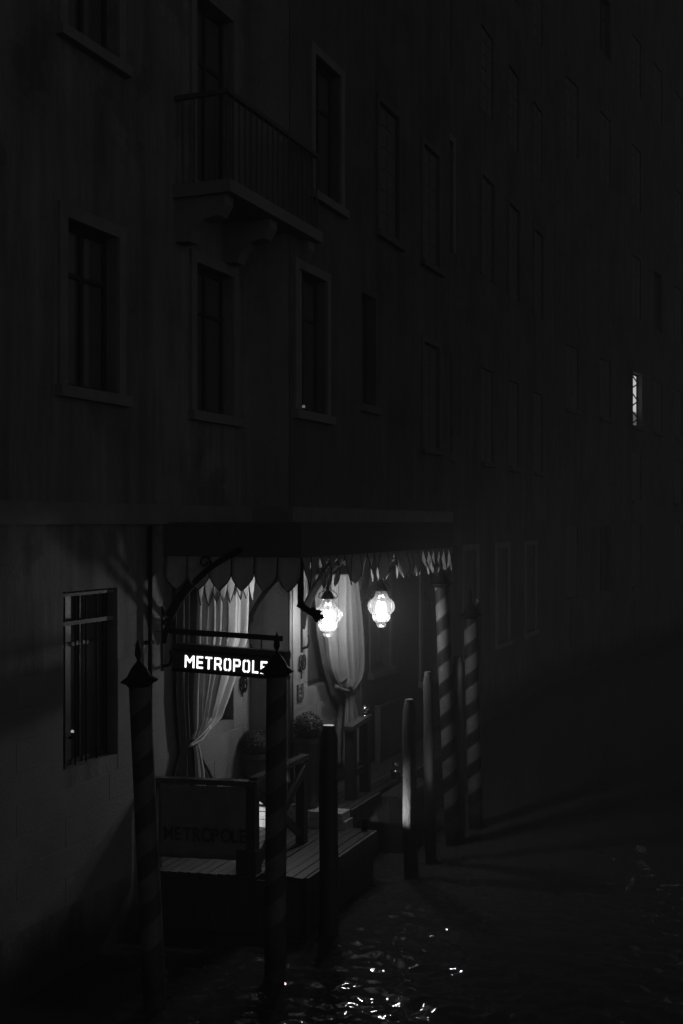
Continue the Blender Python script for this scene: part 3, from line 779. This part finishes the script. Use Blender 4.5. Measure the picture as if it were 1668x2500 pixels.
for y in (14.0, 14.5): MB().box(-5.56, -5.44, y - .06, y + .06, UZ + .004, 1.68).build("post", "darkwood", D0)
MB().bar((-5.5, 13.9, 1.7), (-5.5, 14.6, 1.75), .12, .06).build("handrail", "rail", D0)
MB().bar((-5.5, 14.06, 1.1), (-5.5, 14.44, 1.1), .05, .09).build("mid_rail", "darkwood", D0)
m = MB(); m.lathe([(.05, 1.765), (.055, 1.775), (.03, 1.79), (.02, 1.8)], 16, c=(-5.5, 14.52, 0)); m.build("finial_base", "brass", D0, smooth=True)
MB().sphere((-5.5, 14.52, 1.85), .058, 10).build("ball_finial", "brass", D0, smooth=True)
for o in list(D0.children): reparent(o, gr)
tag(gr, "short two-post railing topped with a shiny metal ball before the knotted curtain", "railing")
nw = cut(966, 1884, X=-5.38); ne = empty("newel_post", (nw.x, nw.y, UZ))
MB().box(-.05, .05, -.05, .05, .004, nw.z - UZ).build("post", "darkwood", ne)
MB().lathe([(.075, nw.z - UZ), (.078, nw.z - UZ + .012), (.03, nw.z - UZ + .03), (.018, nw.z - UZ + .045)], 16).build("collar", "brass", ne, smooth=True)
MB().sphere((0, 0, nw.z - UZ + .09), .052, 10).build("ball_finial", "brass", ne, smooth=True)
tag(ne, "low dark newel post with a small glinting ball beside the bleached poles", "newel post")

# dark panelled screen farther along the walkway
scn = empty("timber_screen", (-5.95, 17.2, UZ))
for k in range(9):
    y = 16.35 + k * .27; MB().box(-5.98, -5.95, y, y + .262, UZ + .03, 1.55).build("board", "darkwood", D0)
MB().box(-6.0, -5.93, 16.33, 18.8, 1.555, 1.61).build("top_rail", "darkwood", D0)
for y in (16.3, 18.8): MB().box(-6.01, -5.92, y - .05, y + .0, UZ + .004, 1.63).build("post", "darkwood", D0)
for o in list(D0.children): reparent(o, scn)
tag(scn, "dark boarded screen standing low against the dark wall under its window", "screen")

# ------------------------------------------------------------------ topiaries
def topiary(loc, r, poth, potr, label, seed):
    T = empty("topiary", loc); MB().lathe([(potr * .72, 0), (potr * .8, .05), (potr * .92, poth * .6), (potr, poth - .07), (potr * 1.08, poth - .06), (potr * 1.08, poth), (potr * .95, poth), (potr * .9, poth - .05)], 28).build("pot", "pot", T, smooth='auto')
    cz = poth + r * .55; rr = random.Random(seed); m = MB()
    for k in range(2600):
        z = rr.uniform(-.75, 1); a = rr.uniform(0, 6.283); q = math.sqrt(max(0, 1 - z * z)); d = Vector((q * math.cos(a), q * math.sin(a), z))
        p = d * r * rr.uniform(.82, 1.03) + Vector((0, 0, cz)); s_ = rr.uniform(.008, .014)
        u = (d.orthogonal() + Vector((rr.gauss(0, .6), rr.gauss(0, .6), rr.gauss(0, .6)))).normalized(); w = (d + Vector((rr.gauss(0, .5), rr.gauss(0, .5), rr.gauss(0, .5)))).cross(u).normalized()
        m.add([p - u * s_, p + w * s_ * .6, p + u * s_, p - w * s_ * .6], [(0, 1, 2, 3)])
    m.sphere((0, 0, cz), r * .84, 8)
    m.build("foliage", "leaf", T)
    MB().tube([(0, 0, poth - .06), (0, 0, cz)], .025, 8).build("stem", "wood", T)
    tag(T, label, "topiary", "potted box balls on the landing"); return T
q = cut(752, 1900, X=-5.85); topiary((q.x, q.y, UZ + .006), .195, .86, .18, "clipped box ball in a dark pot before the wall under the bell plate", 1)
topiary((-6.47, 13.22, UZ + .112), .19, .55, .165, "clipped box ball in a dark pot half hidden by the capped mooring pole", 2)

# ------------------------------------------------------------------ floor lights (their light is seen on the step and on the poles)
def floor_light(loc, rz, power, label, size=95, tilt=0):
    L = empty("floor_light", loc, rz)
    MB().lathe([(.04, 0), (.04, .06), (.034, .075)], 16).build("base", "iron", L)
    MB().box(-.035, .035, -.03, .03, .076, .14).build("head", "iron", L)
    MB().box(-.028, .028, .027, .0303, .082, .134).build("lens", "uplens", L)
    lamp("spot", L, (0, .05, .108), power, .02, 'SPOT', (R(90 + tilt), 0, 0), size)
    tag(L, label, "floor light", "small floor lights on the landing"); return L
floor_light((-6.44, 12.6, DZ + .006), R(-12), 8, "small floor light on the planks facing the bright stone step", 64)
floor_light((-5.06, 13.33, DZ + .006), R(-62), 45.0, "small floor light on the landing corner facing the bleached poles", 75, 24)

# ------------------------------------------------------------------ mooring poles
def striped_pole(x, y, top, m, lean, label, r=.1, group="striped mooring poles with caps"):
    P = empty("striped_pole", (x, y, 0)); pr = [(r * 1.04, -1.5), (r * 1.02, .0), (r, 1.5), (r * .97, top - .42)]
    MB().lathe(pr, 28).build("shaft", m, P, smooth='auto')
    k = r / .1; z = top - .42
    cap = [(.1, .0), (.13, .03), (.168, .046), (.17, .054), (.15, .066), (.108, .095), (.09, .13), (.074, .158), (.05, .188), (.03, .212)]
    MB().lathe([(a * k, z + b) for a, b in cap], 32, 8, .07).build("cap", "iron", P, smooth='auto')
    fin = [(.016, .212), (.02, .225), (.012, .24), (.02, .255), (.031, .285), (.026, .33), (.014, .385), (.002, .42)]
    MB().lathe([(a * k, z + b) for a, b in fin], 16).build("finial", "iron", P, smooth='auto')
    P.rotation_euler = lean; tag(P, label, "mooring pole", group); return P
q = cut(372, 1900, Y=9.15); striped_pole(q.x + .03, q.y, 3.26, "stripe_faint", (0, R(-3.2), 0), "faintly striped pole with spear cap nearest the barred window")
q = cut(672, 1900, X=-4.75); striped_pole(q.x, q.y, 3.27, "stripe_faint", (0, R(.3), 0), "faintly striped pole with spear cap covering the end of the sign")
q = cut(1090, 1690, X=-4.62); striped_pole(q.x + .09, q.y, 3.85, "stripe_new", (0, R(-2.6), 0), "white striped pole leaning left, beside the tallest bleached post", .095)
q = cut(1152, 1650, X=-4.55); striped_pole(q.x + .06, q.y, 3.36, "stripe_new", (0, R(-1.5), 0), "white striped pole with finial, rightmost of the lamplit pair", .098)
def plain_pole(x, y, top, r, m, lean, label, flat=True, seed=0):
    rr = random.Random(seed); pts = []; rs = []
    for k in range(12):
        z = -1.5 + (top + 1.5 - .14) * k / 11; pts.append((rr.uniform(-.008, .008), rr.uniform(-.008, .008), z)); rs.append(r * (1.06 - .06 * k / 11) * rr.uniform(.97, 1.03))
    pts.append((0, 0, top)); rs.append(r * .6)
    o = MB().tube(pts, rs, 18).build("mooring_post", m, smooth='auto'); o.location = (x, y, 0); o.rotation_euler = lean
    tag(o, label, "mooring post", "plain timber mooring posts"); return o
q = cut(803, 1900, X=-4.75); plain_pole(q.x, q.y, 2.18, .1, "darkwood", (0, 0, 0), "black timber post with chamfered top standing before the landing", seed=1)
q = cut(1003, 1800, X=-4.58); plain_pole(q.x, q.y, 2.16, .085, "palepole", (0, R(-.6), 0), "bleached timber post lit broadly near its foot", seed=2)
q = cut(1053, 1800, X=-4.55); plain_pole(q.x, q.y, 2.41, .07, "palepole", (0, R(-1), 0), "slim bleached timber post with one bright lit edge", seed=3)
q = cut(1119, 1800, X=-4.5); plain_pole(q.x, q.y, 2.5, .085, "palepole", (0, 0, 0), "dim timber post standing between the two white striped poles", seed=4)
q = cut(1172, 1800, X=-4.5); plain_pole(q.x, q.y, 3.2, .045, "wood", (0, R(-.5), 0), "thin dim pole farthest along beyond the white striped poles", seed=5)

# ------------------------------------------------------------------ glowing globes added for glints in window glass
def glimmer(p, r, label, m="glim"):
    g_ = empty("glint_globe", p); MB().sphere((0, 0, .05), r, 6).build("globe", m, g_, smooth=True); MB().lathe([(.04, -.02), (.04, 0), (.012, .01), (.012, .05)], 10).build("stand", "iron", g_)
    tag(g_, label, "window glint", "added window glints")
p = cut(177, 1786, X=XA - .1); glimmer(p - Vector((0, 0, .05)), .016, "tiny bright lamp glimmering low behind the barred window")
p = cut(734, 991, X=XB - .1); glimmer(p + Vector((0, .1, -.05)), .022, "faint globe added for a glint in the window above the awning corner", "glim2")
p = cut(867, 973, X=XC - .1); glimmer(p + Vector((0, .12, -.05)), .024, "faint globe added for a glint in the window above the lanterns", "glim2")
bpy.data.objects.remove(T0); bpy.data.objects.remove(D0)

# ------------------------------------------------------------------ thin mist added over the canal to lift the dark tones
hz = MB().box(-70, 110, -60, 190, -2.6, 28.6).build("haze", "glim2"); hz.data.materials.clear()
hm = bpy.data.materials.new("lift_mist"); hm.use_nodes = True; hn = hm.node_tree.nodes; hn.remove(hn["Principled BSDF"])
pv = hn.new("ShaderNodeVolumePrincipled"); pv.inputs["Density"].default_value = .0045; pv.inputs["Color"].default_value = (.9, .9, .9, 1)
hm.node_tree.links.new(pv.outputs[0], hn["Material Output"].inputs["Volume"]); hz.data.materials.append(hm)
tag(hz, "thin mist added over the whole canal to lift the dark tones", None, None, "stuff")
